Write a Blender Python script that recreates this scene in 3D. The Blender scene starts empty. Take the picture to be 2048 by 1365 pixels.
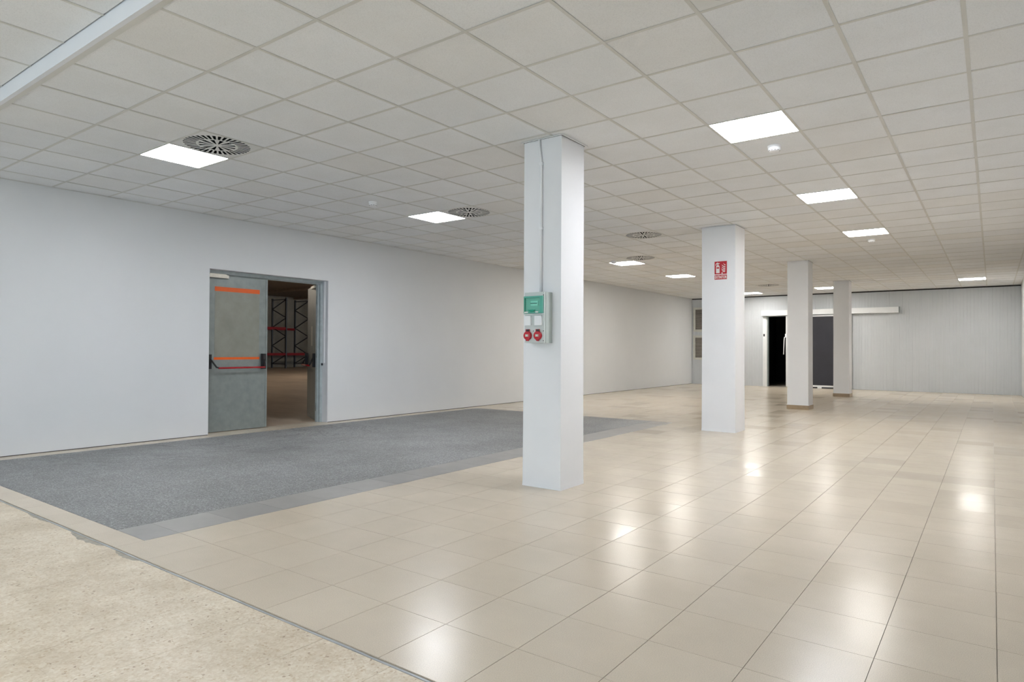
import bpy, bmesh, math, random
from mathutils import Vector, Matrix

random.seed(7)
scene = bpy.context.scene
COL = scene.collection

# ------------------------------------------------------------------ camera
CAM_H = 1.236
CR = Vector((0.80434102, 0.59414912, 0.00472781))
CU = Vector((0.00373187, -0.01300864, 0.99990842))
CF = Vector((-0.59415621, 0.80424971, 0.01268067))
FPX = 1300.46
cam_data = bpy.data.cameras.new('camera')
cam_data.sensor_width = 36.0
cam_data.lens = FPX / 2048 * 36.0
cam_data.clip_start = 0.05
cam_data.clip_end = 200
cam = bpy.data.objects.new('camera', cam_data)
COL.objects.link(cam)
cam.matrix_world = Matrix(((CR.x, CU.x, -CF.x, 0), (CR.y, CU.y, -CF.y, 0), (CR.z, CU.z, -CF.z, CAM_H), (0, 0, 0, 1)))
scene.camera = cam

# ------------------------------------------------------------------ light levels
LED_STRENGTH = 34.0
LED_COLOR = (0.96, 0.98, 1.03)        # front part
LED_COLOR_WARM = (1.01, 0.97, 0.92)   # far end
SKY_COLOR = (0.76, 0.88, 1.0)
SKY_STRENGTH = 3.4
vs = scene.view_settings
vs.view_transform = 'Standard'
vs.look = 'None'
vs.gamma = 1.0
vs.use_curve_mapping = False
vs.exposure = 0.50

world = bpy.data.worlds.new('overcast_sky')
scene.world = world
world.use_nodes = True
bg = world.node_tree.nodes['Background']
bg.inputs['Color'].default_value = (*SKY_COLOR, 1)
bg.inputs['Strength'].default_value = SKY_STRENGTH

# ------------------------------------------------------------------ dimensions
XL, XR = -8.93, 0.66            # left wall face, right wall face
YB, YN = 23.26, -6.0            # back wall face, added shop front behind the camera
YS = 1.775                      # edge between terrazzo and tiles
HC = 3.126                      # hung ceiling (underside of the tees)
HN = 3.227                      # ceiling of the front zone
YBEAM = 1.69
GX, GY, PX, PY = -3.1205, 2.3187, 0.600, 0.606     # ceiling grid
FX, FY, FP = -1.978, 2.187, 0.3977                 # floor grid

# daylight enters by an added, unseen shop front: the lamp only guides sampling of the sky
pd = bpy.data.lights.new('shop_front_portal', 'AREA')
pd.shape = 'RECTANGLE'
pd.size, pd.size_y = 8.4, 2.6
pd.cycles.is_portal = True
po = bpy.data.objects.new('shop_front_portal', pd)
COL.objects.link(po)
po.location = (-4.2, YN - 0.14, 1.45)
po.rotation_euler = (math.radians(90), 0, 0)

# ------------------------------------------------------------------ helpers
def link(o, parent=None):
    COL.objects.link(o)
    if parent is not None:
        o.parent = parent
    return o

def tag(o, label=None, cat=None, group=None, kind=None):
    if label: o['label'] = label
    if cat: o['category'] = cat
    if group: o['group'] = group
    if kind: o['kind'] = kind
    return o

def thing(name, loc=(0, 0, 0), rz=0.0, label=None, cat=None, group=None, kind=None):
    o = bpy.data.objects.new(name, None)
    o.empty_display_size = 0.1
    COL.objects.link(o)
    o.location = loc
    o.rotation_euler = (0, 0, rz)
    return tag(o, label, cat, group, kind)

def bm_box(bm, x0, x1, y0, y1, z0, z1):
    v = [bm.verts.new(p) for p in ((x0, y0, z0), (x1, y0, z0), (x1, y1, z0), (x0, y1, z0),
                                   (x0, y0, z1), (x1, y0, z1), (x1, y1, z1), (x0, y1, z1))]
    for f in ((3, 2, 1, 0), (4, 5, 6, 7), (0, 1, 5, 4), (1, 2, 6, 5), (2, 3, 7, 6), (3, 0, 4, 7)):
        bm.faces.new([v[i] for i in f])
    return v

def bm_bar(bm, a, b, w, d):
    """square bar of section w x d from a to b"""
    a, b = Vector(a), Vector(b)
    t = (b - a).normalized()
    ref = Vector((0, 0, 1)) if abs(t.z) < 0.95 else Vector((1, 0, 0))
    s = t.cross(ref).normalized() * (w / 2)
    n = s.cross(t).normalized() * (d / 2)
    v = [bm.verts.new(p) for p in (a - s - n, a + s - n, a + s + n, a - s + n, b - s - n, b + s - n, b + s + n, b - s + n)]
    for f in ((3, 2, 1, 0), (4, 5, 6, 7), (0, 1, 5, 4), (1, 2, 6, 5), (2, 3, 7, 6), (3, 0, 4, 7)):
        bm.faces.new([v[i] for i in f])

def bm_tube(bm, pts, r, n=10, cap=True):
    pts = [Vector(p) for p in pts]
    rings = []
    prev = None
    for i, p in enumerate(pts):
        t = (pts[min(i + 1, len(pts) - 1)] - pts[max(i - 1, 0)]).normalized()
        if prev is None:
            ref = Vector((0, 0, 1)) if abs(t.z) < 0.9 else Vector((1, 0, 0))
            s = t.cross(ref).normalized()
        else:
            s = (prev - t * prev.dot(t)).normalized()
        prev = s
        q = t.cross(s)
        rings.append([bm.verts.new(p + (s * math.cos(2 * math.pi * k / n) + q * math.sin(2 * math.pi * k / n)) * r) for k in range(n)])
    for a, b in zip(rings, rings[1:]):
        for k in range(n):
            bm.faces.new((a[k], a[(k + 1) % n], b[(k + 1) % n], b[k]))
    if cap:
        bm.faces.new(list(reversed(rings[0])))
        bm.faces.new(rings[-1])

def bm_lathe(bm, prof, n=32, axis='z', org=(0, 0, 0)):
    """prof: (radius, height) pairs; axis z (up) or y"""
    ox, oy, oz = org
    rings = []
    for r, h in prof:
        ring = []
        for k in range(n):
            c, s = math.cos(2 * math.pi * k / n) * r, math.sin(2 * math.pi * k / n) * r
            p = (ox + c, oy + s, oz + h) if axis == 'z' else (ox + c, oy + h, oz + s)
            ring.append(bm.verts.new(p))
        rings.append(ring)
    for a, b in zip(rings, rings[1:]):
        for k in range(n):
            bm.faces.new((a[k], a[(k + 1) % n], b[(k + 1) % n], b[k]))
    bm.faces.new(list(reversed(rings[0])))
    bm.faces.new(rings[-1])

def bm_prism_xz(bm, poly, y0, y1):
    """polygon in the x-z plane, extruded along y"""
    a = [bm.verts.new((x, y0, z)) for x, z in poly]
    b = [bm.verts.new((x, y1, z)) for x, z in poly]
    n = len(poly)
    bm.faces.new(a)
    bm.faces.new(list(reversed(b)))
    for k in range(n):
        bm.faces.new((a[k], b[k], b[(k + 1) % n], a[(k + 1) % n]))

def finish(bm, name, bevel=0.0, seg=2, smooth=False):
    if bevel > 0:
        bmesh.ops.bevel(bm, geom=[e for e in bm.edges if e.calc_face_angle(0) > 0.6], offset=bevel, segments=seg, affect='EDGES', profile=0.6, clamp_overlap=True)
    bmesh.ops.recalc_face_normals(bm, faces=bm.faces)
    me = bpy.data.meshes.new(name)
    bm.to_mesh(me)
    bm.free()
    if smooth:
        for p in me.polygons:
            p.use_smooth = True
    return me

def obj(name, me, mat, parent=None, loc=None):
    if mat is not None and len(me.materials) == 0:
        me.materials.append(mat)
    o = bpy.data.objects.new(name, me)
    link(o, parent)
    if loc is not None:
        o.location = loc
    return o

def boxes(name, lst, mat, parent=None, bevel=0.0, seg=2):
    bm = bmesh.new()
    for b in lst:
        bm_box(bm, *b)
    return obj(name, finish(bm, name, bevel, seg), mat, parent)

_cache = {}
def slab(sx, sy, sz, mat, name='slab'):
    """cached plain slab, origin at the middle of its top face"""
    key = (round(sx, 4), round(sy, 4), round(sz, 4), mat.name)
    if key not in _cache:
        bm = bmesh.new()
        bm_box(bm, -sx / 2, sx / 2, -sy / 2, sy / 2, -sz, 0)
        me = finish(bm, name)
        me.materials.append(mat)
        _cache[key] = me
    return _cache[key]

def project(x, y, z):
    q = Vector((x, y, z - CAM_H))
    d = q.dot(CF)
    if d < 0.05:
        return None
    return (1024 + FPX * q.dot(CR) / d, 682.5 - FPX * q.dot(CU) / d)

def seen_area(x0, x1, y0, y1, z):
    ps = [project(*p, z) for p in ((x0, y0), (x1, y0), (x1, y1), (x0, y1))]
    if any(p is None for p in ps):
        return 0.0
    if all(p[0] < 0 for p in ps) or all(p[0] > 2048 for p in ps) or all(p[1] < 0 for p in ps) or all(p[1] > 1365 for p in ps):
        return 0.0
    a = 0.0
    for (ax, ay), (bx, by) in zip(ps, ps[1:] + ps[:1]):
        a += ax * by - bx * ay
    return abs(a) / 2

# ------------------------------------------------------------------ materials
def nodes_of(name):
    m = bpy.data.materials.new(name)
    m.use_nodes = True
    nt = m.node_tree
    return m, nt, nt.nodes['Principled BSDF']

class NT:
    def __init__(self, nt): self.nt = nt
    def n(self, t, **kw):
        nd = self.nt.nodes.new(t)
        for k, v in kw.items():
            setattr(nd, k, v)
        return nd
    def l(self, a, b): self.nt.links.new(a, b)
    def noise(self, vec, scale, detail=3, rough=0.5):
        nd = self.n('ShaderNodeTexNoise')
        nd.inputs['Scale'].default_value = scale
        nd.inputs['Detail'].default_value = detail
        nd.inputs['Roughness'].default_value = rough
        self.l(vec, nd.inputs['Vector'])
        return nd.outputs['Fac']
    def voro(self, vec, scale, feature='F1', out='Distance'):
        nd = self.n('ShaderNodeTexVoronoi', feature=feature)
        nd.inputs['Scale'].default_value = scale
        self.l(vec, nd.inputs['Vector'])
        return nd.outputs[out]
    def ramp(self, fac, stops, interp='LINEAR'):
        nd = self.n('ShaderNodeValToRGB')
        nd.color_ramp.interpolation = interp
        els = nd.color_ramp.elements
        while len(els) < len(stops):
            els.new(0.5)
        for e, (p, c) in zip(els, stops):
            e.position = p
            e.color = (*c, 1) if len(c) == 3 else c
        self.l(fac, nd.inputs['Fac'])
        return nd.outputs['Color']
    def mix(self, fac, a, b, mode='MIX'):
        nd = self.n('ShaderNodeMix', data_type='RGBA', blend_type=mode)
        for s, v in ((nd.inputs[0], fac), (nd.inputs[6], a), (nd.inputs[7], b)):
            if isinstance(v, (int, float)):
                s.default_value = v
            elif isinstance(v, tuple):
                s.default_value = (*v, 1)
            else:
                self.l(v, s)
        return nd.outputs[2]
    def math(self, op, a, b=0.0, c=None):
        nd = self.n('ShaderNodeMath', operation=op)
        for i, v in enumerate((a, b, c)):
            if v is None: continue
            if isinstance(v, (int, float)):
                nd.inputs[i].default_value = v
            else:
                self.l(v, nd.inputs[i])
        return nd.outputs[0]
    def pos(self): return self.n('ShaderNodeNewGeometry').outputs['Position']
    def each(self):
        """a random number for each separate piece, object or island"""
        a = self.n('ShaderNodeObjectInfo').outputs['Random']
        b = self.n('ShaderNodeNewGeometry').outputs['Random Per Island']
        return self.math('FRACT', self.math('ADD', a, b))
    def stretch(self, vec, s):
        nd = self.n('ShaderNodeMapping')
        nd.inputs['Scale'].default_value = s
        self.l(vec, nd.inputs['Vector'])
        return nd.outputs['Vector']
    def bump(self, h, strength, dist, bsdf):
        nd = self.n('ShaderNodeBump')
        nd.inputs['Strength'].default_value = strength
        nd.inputs['Distance'].default_value = dist
        self.l(h, nd.inputs['Height'])
        self.l(nd.outputs['Normal'], bsdf.inputs['Normal'])

def flat(name, col, rough=0.5, metal=0.0, var=0.06, scale=6.0, spec=None, bump=0.0, bscale=200.0):
    m, nt, b = nodes_of(name)
    t = NT(nt)
    p = t.pos()
    f = t.noise(p, scale, 4, 0.6)
    lo = tuple(max(0, c * (1 - var)) for c in col)
    hi = tuple(min(1, c * (1 + var)) for c in col)
    t.l(t.ramp(f, [(0.3, lo), (0.7, hi)]), b.inputs['Base Color'])
    b.inputs['Roughness'].default_value = rough
    b.inputs['Metallic'].default_value = metal
    if spec is not None:
        b.inputs['Specular IOR Level'].default_value = spec
    if bump > 0:
        t.bump(t.noise(p, bscale, 2), bump, 0.001, b)
    return m

M = {}
M['wall'] = flat('white_plaster', (0.70, 0.715, 0.73), 0.6, var=0.015, scale=1.2, bump=0.15, bscale=60)
M['column'] = flat('white_column_plaster', (0.82, 0.828, 0.845), 0.55, var=0.015, scale=2, bump=0.2, bscale=40)
M['tee'] = flat('ceiling_grid_enamel', (0.66, 0.65, 0.61), 0.45, var=0.05, scale=3)
M['bulkhead'] = flat('bulkhead_white', (0.80, 0.81, 0.84), 0.5, var=0.01)
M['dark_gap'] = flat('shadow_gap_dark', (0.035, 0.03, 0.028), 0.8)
M['void'] = flat('ceiling_void_grey', (0.10, 0.095, 0.09), 0.9)
M['grout'] = flat('floor_grout', (0.30, 0.27, 0.225), 0.8, var=0.25, scale=8)
M['white_plastic'] = flat('white_plastic', (0.86, 0.87, 0.885), 0.35, var=0.01)
M['white_metal'] = flat('white_enamelled_metal', (0.80, 0.815, 0.82), 0.35, var=0.02)
M['galv'] = flat('galvanised_steel', (0.24, 0.27, 0.265), 0.42, metal=0.25, var=0.10, scale=9)
M['galv_frame'] = flat('galvanised_frame', (0.44, 0.50, 0.51), 0.4, metal=0.15, var=0.10, scale=12)
M['door_plate'] = flat('bare_door_plate', (0.255, 0.26, 0.225), 0.45, metal=0.2, var=0.10, scale=5)
M['jamb'] = flat('jamb_grey_paint', (0.68, 0.68, 0.70), 0.5, var=0.03)
M['orange'] = flat('orange_tape', (0.78, 0.115, 0.004), 0.45, var=0.05)
M['red_bar'] = flat('red_push_bar', (0.36, 0.006, 0.012), 0.3, var=0.05)
M['black'] = flat('black_plastic', (0.012, 0.012, 0.014), 0.4, var=0.1)
M['closer'] = flat('brushed_closer', (0.48, 0.46, 0.40), 0.35, metal=0.5, var=0.08, scale=20)
M['chrome'] = flat('steel_chrome', (0.65, 0.65, 0.65), 0.2, metal=0.9, var=0.03)
M['box_grey'] = flat('enclosure_grey_plastic', (0.50, 0.555, 0.53), 0.42, var=0.02)
M['box_light'] = flat('enclosure_front_plastic', (0.60, 0.645, 0.63), 0.42, var=0.02)
M['socket_red'] = flat('socket_red_plastic', (0.52, 0.012, 0.025), 0.35, var=0.04)
M['sticker'] = flat('pale_sticker', (0.55, 0.52, 0.42), 0.5)
M['sign_red'] = flat('sign_red', (0.47, 0.008, 0.018), 0.4, var=0.03)
M['sign_white'] = flat('sign_white', (0.80, 0.76, 0.74), 0.4, var=0.02)
M['skirting'] = flat('brown_beige_skirting', (0.36, 0.265, 0.165), 0.35, var=0.10, scale=15)
M['strip'] = flat('grey_joint_strip', (0.40, 0.415, 0.43), 0.4, metal=0.3, var=0.15, scale=7)
M['mortar'] = flat('mortar_patch', (0.36, 0.335, 0.285), 0.8, var=0.2, scale=20)
M['louvre'] = flat('louvre_beige', (0.40, 0.36, 0.31), 0.5)
M['vent_frame'] = flat('vent_frame_cream', (0.60, 0.60, 0.55), 0.45)
M['dark_panel'] = flat('anthracite_door_skin', (0.022, 0.022, 0.030), 0.45, var=0.12, scale=3)
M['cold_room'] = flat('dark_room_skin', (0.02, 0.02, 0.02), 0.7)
M['rack_blue'] = flat('rack_dark_blue', (0.012, 0.014, 0.022), 0.5)
M['rack_red'] = flat('rack_red_beam', (0.20, 0.004, 0.008), 0.6, spec=0.2)
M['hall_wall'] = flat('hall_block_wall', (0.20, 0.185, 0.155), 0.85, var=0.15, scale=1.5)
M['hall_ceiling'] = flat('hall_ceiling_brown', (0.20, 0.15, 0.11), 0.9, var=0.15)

def mat_ceiling_tile():
    m, nt, b = nodes_of('mineral_ceiling_tile')
    t = NT(nt)
    p = t.pos()
    r = t.each()
    base = t.ramp(r, [(0.0, (0.845, 0.855, 0.87)), (0.35, (0.86, 0.87, 0.88)), (0.6, (0.885, 0.895, 0.91)), (0.78, (0.845, 0.84, 0.83)), (1.0, (0.905, 0.92, 0.935))])
    sp = t.noise(p, 150, 3, 0.7)
    fine = t.ramp(sp, [(0.30, (0.88, 0.88, 0.88)), (0.52, (1, 1, 1))])
    big = t.ramp(t.noise(p, 2.3, 4, 0.6), [(0.35, (0.965, 0.962, 0.955)), (0.65, (1, 1, 1))])
    c = t.mix(1.0, base, fine, 'MULTIPLY')
    c = t.mix(1.0, c, big, 'MULTIPLY')
    t.l(c, b.inputs['Base Color'])
    b.inputs['Roughness'].default_value = 0.9
    b.inputs['Specular IOR Level'].default_value = 0.2
    t.bump(sp, 0.35, 0.002, b)
    return m
M['ceiling_tile'] = mat_ceiling_tile()

def mat_floor_tile():
    m, nt, b = nodes_of('beige_porcelain_tile')
    t = NT(nt)
    p = t.pos()
    base = t.ramp(t.each(), [(0.0, (0.608, 0.531, 0.428)), (0.5, (0.62, 0.543, 0.438)), (1.0, (0.632, 0.556, 0.45))])
    sp = t.ramp(t.noise(p, 260, 2, 0.6), [(0.32, (0.845, 0.855, 0.87)), (0.52, (1.0, 1.0, 1.0)), (0.75, (1.08, 1.08, 1.07))])
    big = t.ramp(t.noise(p, 1.7, 4, 0.65), [(0.3, (0.93, 0.93, 0.93)), (0.7, (1.02, 1.02, 1.02))])
    c = t.mix(1.0, t.mix(1.0, base, sp, 'MULTIPLY'), big, 'MULTIPLY')
    t.l(c, b.inputs['Base Color'])
    rg = t.n('ShaderNodeMapRange')
    rg.inputs['From Min'].default_value = 0.3
    rg.inputs['From Max'].default_value = 0.7
    rg.inputs['To Min'].default_value = 0.215
    rg.inputs['To Max'].default_value = 0.265
    t.l(t.noise(t.stretch(p, (1.2, 4.0, 1)), 3.0, 5, 0.7), rg.inputs['Value'])
    polish = t.ramp(t.math('FRACT', t.math('MULTIPLY', t.each(), 7.31)), [(0.0, (0.58, 0.58, 0.58)), (0.07, (0.72, 0.72, 0.72)), (0.14, (0.97, 0.97, 0.97)), (0.6, (1, 1, 1))])
    t.l(t.math('MULTIPLY', rg.outputs['Result'], polish), b.inputs['Roughness'])
    b.inputs['IOR'].default_value = 1.32
    t.bump(t.noise(t.stretch(p, (0.6, 2.2, 1)), 5.0, 2, 0.5), 0.02, 0.003, b)
    return m
M['floor_tile'] = mat_floor_tile()

def mat_terrazzo():
    m, nt, b = nodes_of('cream_terrazzo')
    t = NT(nt)
    p = t.pos()
    warp = t.n('ShaderNodeTexNoise')
    warp.inputs['Scale'].default_value = 30
    t.l(p, warp.inputs['Vector'])
    pv = t.mix(0.02, p, warp.outputs['Color'], 'ADD')
    cells = t.voro(pv, 95, 'F1', 'Color')
    sep = t.n('ShaderNodeSeparateColor')
    t.l(cells, sep.inputs['Color'])
    chips = t.ramp(sep.outputs['Red'], [(0.0, (0.64, 0.555, 0.43)), (0.28, (0.68, 0.60, 0.48)), (0.5, (0.71, 0.645, 0.53)), (0.74, (0.61, 0.515, 0.385)), (0.93, (0.55, 0.44, 0.31)), (0.985, (0.38, 0.29, 0.20))], 'CONSTANT')
    edge = t.ramp(t.voro(pv, 95, 'DISTANCE_TO_EDGE'), [(0.02, (1, 1, 1)), (0.09, (0, 0, 0))])
    c = t.mix(edge, chips, (0.675, 0.595, 0.475))
    sep2 = t.n('ShaderNodeSeparateColor')
    t.l(t.voro(pv, 17, 'F1', 'Color'), sep2.inputs['Color'])
    d2 = t.voro(pv, 17)
    dark = t.math('MULTIPLY', t.math('GREATER_THAN', sep2.outputs['Green'], 0.90), t.math('LESS_THAN', d2, 0.09))
    c = t.mix(t.math('MULTIPLY', dark, 0.6), c, (0.26, 0.18, 0.11))
    patch = t.ramp(t.noise(p, 2.2, 4, 0.6), [(0.38, (0.82, 0.795, 0.755)), (0.60, (1.0, 1.0, 1.0))])
    c = t.mix(1.0, c, patch, 'MULTIPLY')
    mott = t.ramp(t.noise(p, 22, 4, 0.7), [(0.34, (0.93, 0.91, 0.87)), (0.56, (1.02, 1.02, 1.02))])
    c = t.mix(1.0, c, mott, 'MULTIPLY')
    t.l(c, b.inputs['Base Color'])
    b.inputs['Roughness'].default_value = 0.42
    return m
M['terrazzo'] = mat_terrazzo()

def mat_grey_field():
    m, nt, b = nodes_of('grey_granite_terrazzo')
    t = NT(nt)
    p = t.pos()
    cells = t.voro(p, 120, 'F1', 'Color')
    sep = t.n('ShaderNodeSeparateColor')
    t.l(cells, sep.inputs['Color'])
    c = t.ramp(sep.outputs['Red'], [(0.0, (0.172, 0.175, 0.176)), (0.35, (0.237, 0.242, 0.243)), (0.70, (0.317, 0.322, 0.324)), (0.93, (0.40, 0.415, 0.42))], 'CONSTANT')
    dirt = t.ramp(t.noise(p, 1.1, 5, 0.65), [(0.32, (0.76, 0.76, 0.75)), (0.66, (1.08, 1.08, 1.08))])
    c = t.mix(1.0, c, dirt, 'MULTIPLY')
    # curved tyre marks in front of the door
    dx = t.n('ShaderNodeVectorMath', operation='DISTANCE')
    dx.inputs[1].default_value = (-9.3, 5.0, 0)
    t.l(p, dx.inputs[0])
    rr = t.math('ADD', dx.outputs['Value'], t.math('MULTIPLY', t.noise(p, 1.7, 3), 0.7))
    comb = t.n('ShaderNodeCombineXYZ')
    t.l(rr, comb.inputs['X'])
    rings = t.noise(comb.outputs[0], 13.0, 4, 0.75)
    near = t.ramp(t.math('MULTIPLY', dx.outputs['Value'], 0.25), [(0.18, (0, 0, 0)), (0.34, (1, 1, 1)), (0.58, (1, 1, 1)), (0.85, (0, 0, 0))])
    blotch = t.ramp(t.noise(p, 2.6, 3), [(0.36, (0, 0, 0)), (0.55, (1, 1, 1))])
    mk = t.math('MULTIPLY', t.math('MULTIPLY', t.ramp(rings, [(0.48, (0, 0, 0)), (0.60, (1, 1, 1))]), near), blotch)
    c = t.mix(t.math('MULTIPLY', mk, 0.55), c, (0.06, 0.062, 0.063))
    t.l(c, b.inputs['Base Color'])
    b.inputs['Roughness'].default_value = 0.55
    return m
M['grey_field'] = mat_grey_field()

def mat_grey_border():
    m, nt, b = nodes_of('grey_border_porcelain')
    t = NT(nt)
    p = t.pos()
    base = t.ramp(t.each(), [(0.0, (0.30, 0.298, 0.293)), (1.0, (0.36, 0.355, 0.345))])
    big = t.ramp(t.noise(p, 3, 4, 0.65), [(0.3, (0.88, 0.87, 0.85)), (0.7, (1.05, 1.04, 1.02))])
    t.l(t.mix(1.0, base, big, 'MULTIPLY'), b.inputs['Base Color'])
    b.inputs['Roughness'].default_value = 0.35
    return m
M['grey_border'] = mat_grey_border()

def mat_panel():
    m, nt, b = nodes_of('white_sandwich_panel')
    t = NT(nt)
    p = t.pos()
    base = t.ramp(t.noise(p, 0.9, 4, 0.6), [(0.3, (0.545, 0.575, 0.595)), (0.7, (0.585, 0.61, 0.635))])
    marks = t.ramp(t.noise(t.stretch(p, (3, 1, 1.2)), 2.5, 6, 0.75), [(0.68, (0, 0, 0)), (0.78, (1, 1, 1))])
    t.l(t.mix(t.math('MULTIPLY', marks, 0.18), base, (0.38, 0.38, 0.37)), b.inputs['Base Color'])
    b.inputs['Roughness'].default_value = 0.4
    return m
M['panel'] = mat_panel()

def mat_concrete():
    m, nt, b = nodes_of('hall_concrete_floor')
    t = NT(nt)
    p = t.pos()
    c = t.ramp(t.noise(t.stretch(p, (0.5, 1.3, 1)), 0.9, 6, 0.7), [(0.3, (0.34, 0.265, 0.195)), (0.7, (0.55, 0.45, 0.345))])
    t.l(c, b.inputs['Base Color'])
    b.inputs['Roughness'].default_value = 0.45
    return m
M['concrete'] = mat_concrete()

def mat_emit(name, col, strength):
    m, nt, b = nodes_of(name)
    b.inputs['Base Color'].default_value = (0.9, 0.9, 0.9, 1)
    b.inputs['Emission Color'].default_value = (*col, 1)
    b.inputs['Emission Strength'].default_value = strength
    return m
M['led'] = mat_emit('led_diffuser', LED_COLOR, LED_STRENGTH)
M['led_warm'] = mat_emit('led_diffuser_warm', LED_COLOR_WARM, LED_STRENGTH)
M['tube'] = mat_emit('hall_tube_light', (1.0, 0.88, 0.74), 560.0)

def mat_clear(name, tint, gloss):
    m = bpy.data.materials.new(name)
    m.use_nodes = True
    nt = m.node_tree
    nt.nodes.clear()
    o = nt.nodes.new('ShaderNodeOutputMaterial')
    a = nt.nodes.new('ShaderNodeBsdfTransparent')
    a.inputs['Color'].default_value = (*tint, 1)
    g = nt.nodes.new('ShaderNodeBsdfGlossy')
    g.inputs['Roughness'].default_value = 0.08
    mx = nt.nodes.new('ShaderNodeMixShader')
    mx.inputs[0].default_value = gloss
    nt.links.new(a.outputs[0], mx.inputs[1])
    nt.links.new(g.outputs[0], mx.inputs[2])
    nt.links.new(mx.outputs[0], o.inputs['Surface'])
    return m
M['glass'] = mat_clear('shop_front_glass', (0.92, 0.95, 0.95), 0.06)
M['green_clear'] = mat_clear('green_tinted_window', (0.72, 0.94, 0.88), 0.04)

# ------------------------------------------------------------------ columns (needed early for cuts)
COLUMNS = [(-3.44, -3.04, 4.835, 5.225), (-3.60, -3.09, 9.80, 10.25), (-3.50, -3.09, 14.58, 15.00), (-3.465, -3.085, 19.35, 19.75)]

# ------------------------------------------------------------------ floor
GFX0, GFX1, GFY0, GFY1 = -8.69, FX - 7 * FP, 1.965, FY + 21 * FP      # grey field
floor = boxes('floor', [(XL - 0.25, XR + 0.2, YN - 0.2, YB + 0.3, -0.12, -0.004)], M['grout'])
tag(floor, 'pale floor of the long empty room', kind='structure')
J = 0.0026
pieces = []
def add_piece(x0, x1, y0, y1, key):
    x0, x1, y0, y1 = max(x0, XL), min(x1, XR), max(y0, YS + 0.006), min(y1, YB)
    if x1 - x0 < 0.02 or y1 - y0 < 0.02:
        return
    pieces.append((seen_area(x0, x1, y0, y1, 0), x0 + J / 2, x1 - J / 2, y0 + J / 2, y1 - J / 2, key))
for k in range(-18, 8):
    for m_ in range(-2, 55):
        x0, x1 = FX + k * FP, FX + (k + 1) * FP
        y0, y1 = FY + m_ * FP, FY + (m_ + 1) * FP
        if k == -18 and y0 >= GFY0 and y0 < GFY1 - 0.01:
            x1 = GFX0                           # strip between the grey field and the wall
        if k <= -7 and k >= -17 and y1 > GFY0 + 0.01 and y0 < GFY1 - 0.01:
            if y0 < GFY0:                       # the narrow strip before the grey field
                add_piece(x0, x1, y0, GFY0, 'beige')
                if k == -7:
                    add_piece(x0, x1, GFY0, y1, 'grey')
            elif k == -7:
                add_piece(x0, x1, y0, y1, 'grey')
            continue
        add_piece(x0, x1, y0, y1, 'beige')

def lay(pieces, key, name, mat, z, parent, thick=0.004, limit=300, tilt=0.0006, rest_name=None):
    ps = sorted([p for p in pieces if p[5] == key], key=lambda p: -p[0])
    bm = bmesh.new()
    cnt = 0
    for i, (a, x0, x1, y0, y1, _k) in enumerate(ps):
        if i < limit and a > 20:
            o = bpy.data.objects.new(name, slab(x1 - x0, y1 - y0, thick, mat, name))
            o.location = ((x0 + x1) / 2, (y0 + y1) / 2, z)
            o.rotation_euler = (random.uniform(-tilt, tilt), random.uniform(-tilt, tilt), 0)
            link(o, parent)
        else:
            bm_box(bm, x0, x1, y0, y1, z - thick, z)
            cnt += 1
    if cnt:
        r = obj(rest_name or name + '_field', finish(bm, name), mat, parent)
        r['kind'] = 'stuff'
    else:
        bm.free()
lay(pieces, 'beige', 'floor_tile', M['floor_tile'], 0.0, floor)
lay(pieces, 'grey', 'grey_border_tile', M['grey_border'], 0.0, floor)
g = boxes('grey_granite_field', [(GFX0 + J / 2, GFX1 - J / 2, GFY0 + J / 2, GFY1 - J / 2, -0.004, 0.0)], M['grey_field'], floor)
g['label'] = 'large speckled dark grey floor field in front of the steel doors'

# terrazzo of the front zone
TP = 0.4105
tpieces = []
for k in range(-16, 8):
    for m_ in range(0, 20):
        x0 = -1.885 + k * TP
        y1 = YS - 0.009 - m_ * TP
        x0c, x1c, y0c = max(x0, XL), min(x0 + TP, XR), max(y1 - TP, YN)
        if x1c - x0c < 0.02 or y1 - y0c < 0.02:
            continue
        tpieces.append((seen_area(x0c, x1c, y0c, y1, 0) if y1 > 0.3 else 0, x0c + 0.0008, x1c - 0.0008, y0c + 0.0002, y1 - 0.0002, 't'))
lay(tpieces, 't', 'terrazzo_tile', M['terrazzo'], 0.0, floor, tilt=0.0003)

# joint strip and ragged mortar between the two floors
bm = bmesh.new()
n = 90
top = []
for i in range(n + 1):
    x = XL + (XR - XL) * i / n
    w0 = YS - 0.007 + random.uniform(-0.002, 0.002)
    w1 = YS + 0.002 + random.uniform(-0.002, 0.003)
    top.append([bm.verts.new((x, w0, -0.004)), bm.verts.new((x, w0, 0.0015)), bm.verts.new((x, w1, 0.0015)), bm.verts.new((x, w1, -0.004))])
for a, b in zip(top, top[1:]):
    for q in range(3):
        bm.faces.new((a[q], a[q + 1], b[q + 1], b[q]))
strip = obj('trim_1', finish(bm, 'joint_strip'), M['strip'])
tag(strip, 'thin grey joint strip between terrazzo and beige tiles', kind='structure')
for (xa, xb, dep) in ((-4.95, -4.45, 0.05), (-4.28, -3.98, 0.035), (-5.75, -5.35, 0.018)):
    bm = bmesh.new()
    nn = 18
    va, vb = [], []
    for i in range(nn + 1):
        tt = i / nn
        x = xa + (xb - xa) * tt
        d = dep * math.sin(math.pi * tt) ** 0.7 * random.uniform(0.55, 1.0) + 0.004
        va.append(bm.verts.new((x, YS - 0.012, 0.0012)))
        vb.append(bm.verts.new((x, YS - 0.012 - d, 0.0006)))
    for i in range(nn):
        bm.faces.new((va[i], vb[i], vb[i + 1], va[i + 1]))
    obj('mortar_patch', finish(bm, 'mortar_patch'), M['mortar'], strip)

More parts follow.
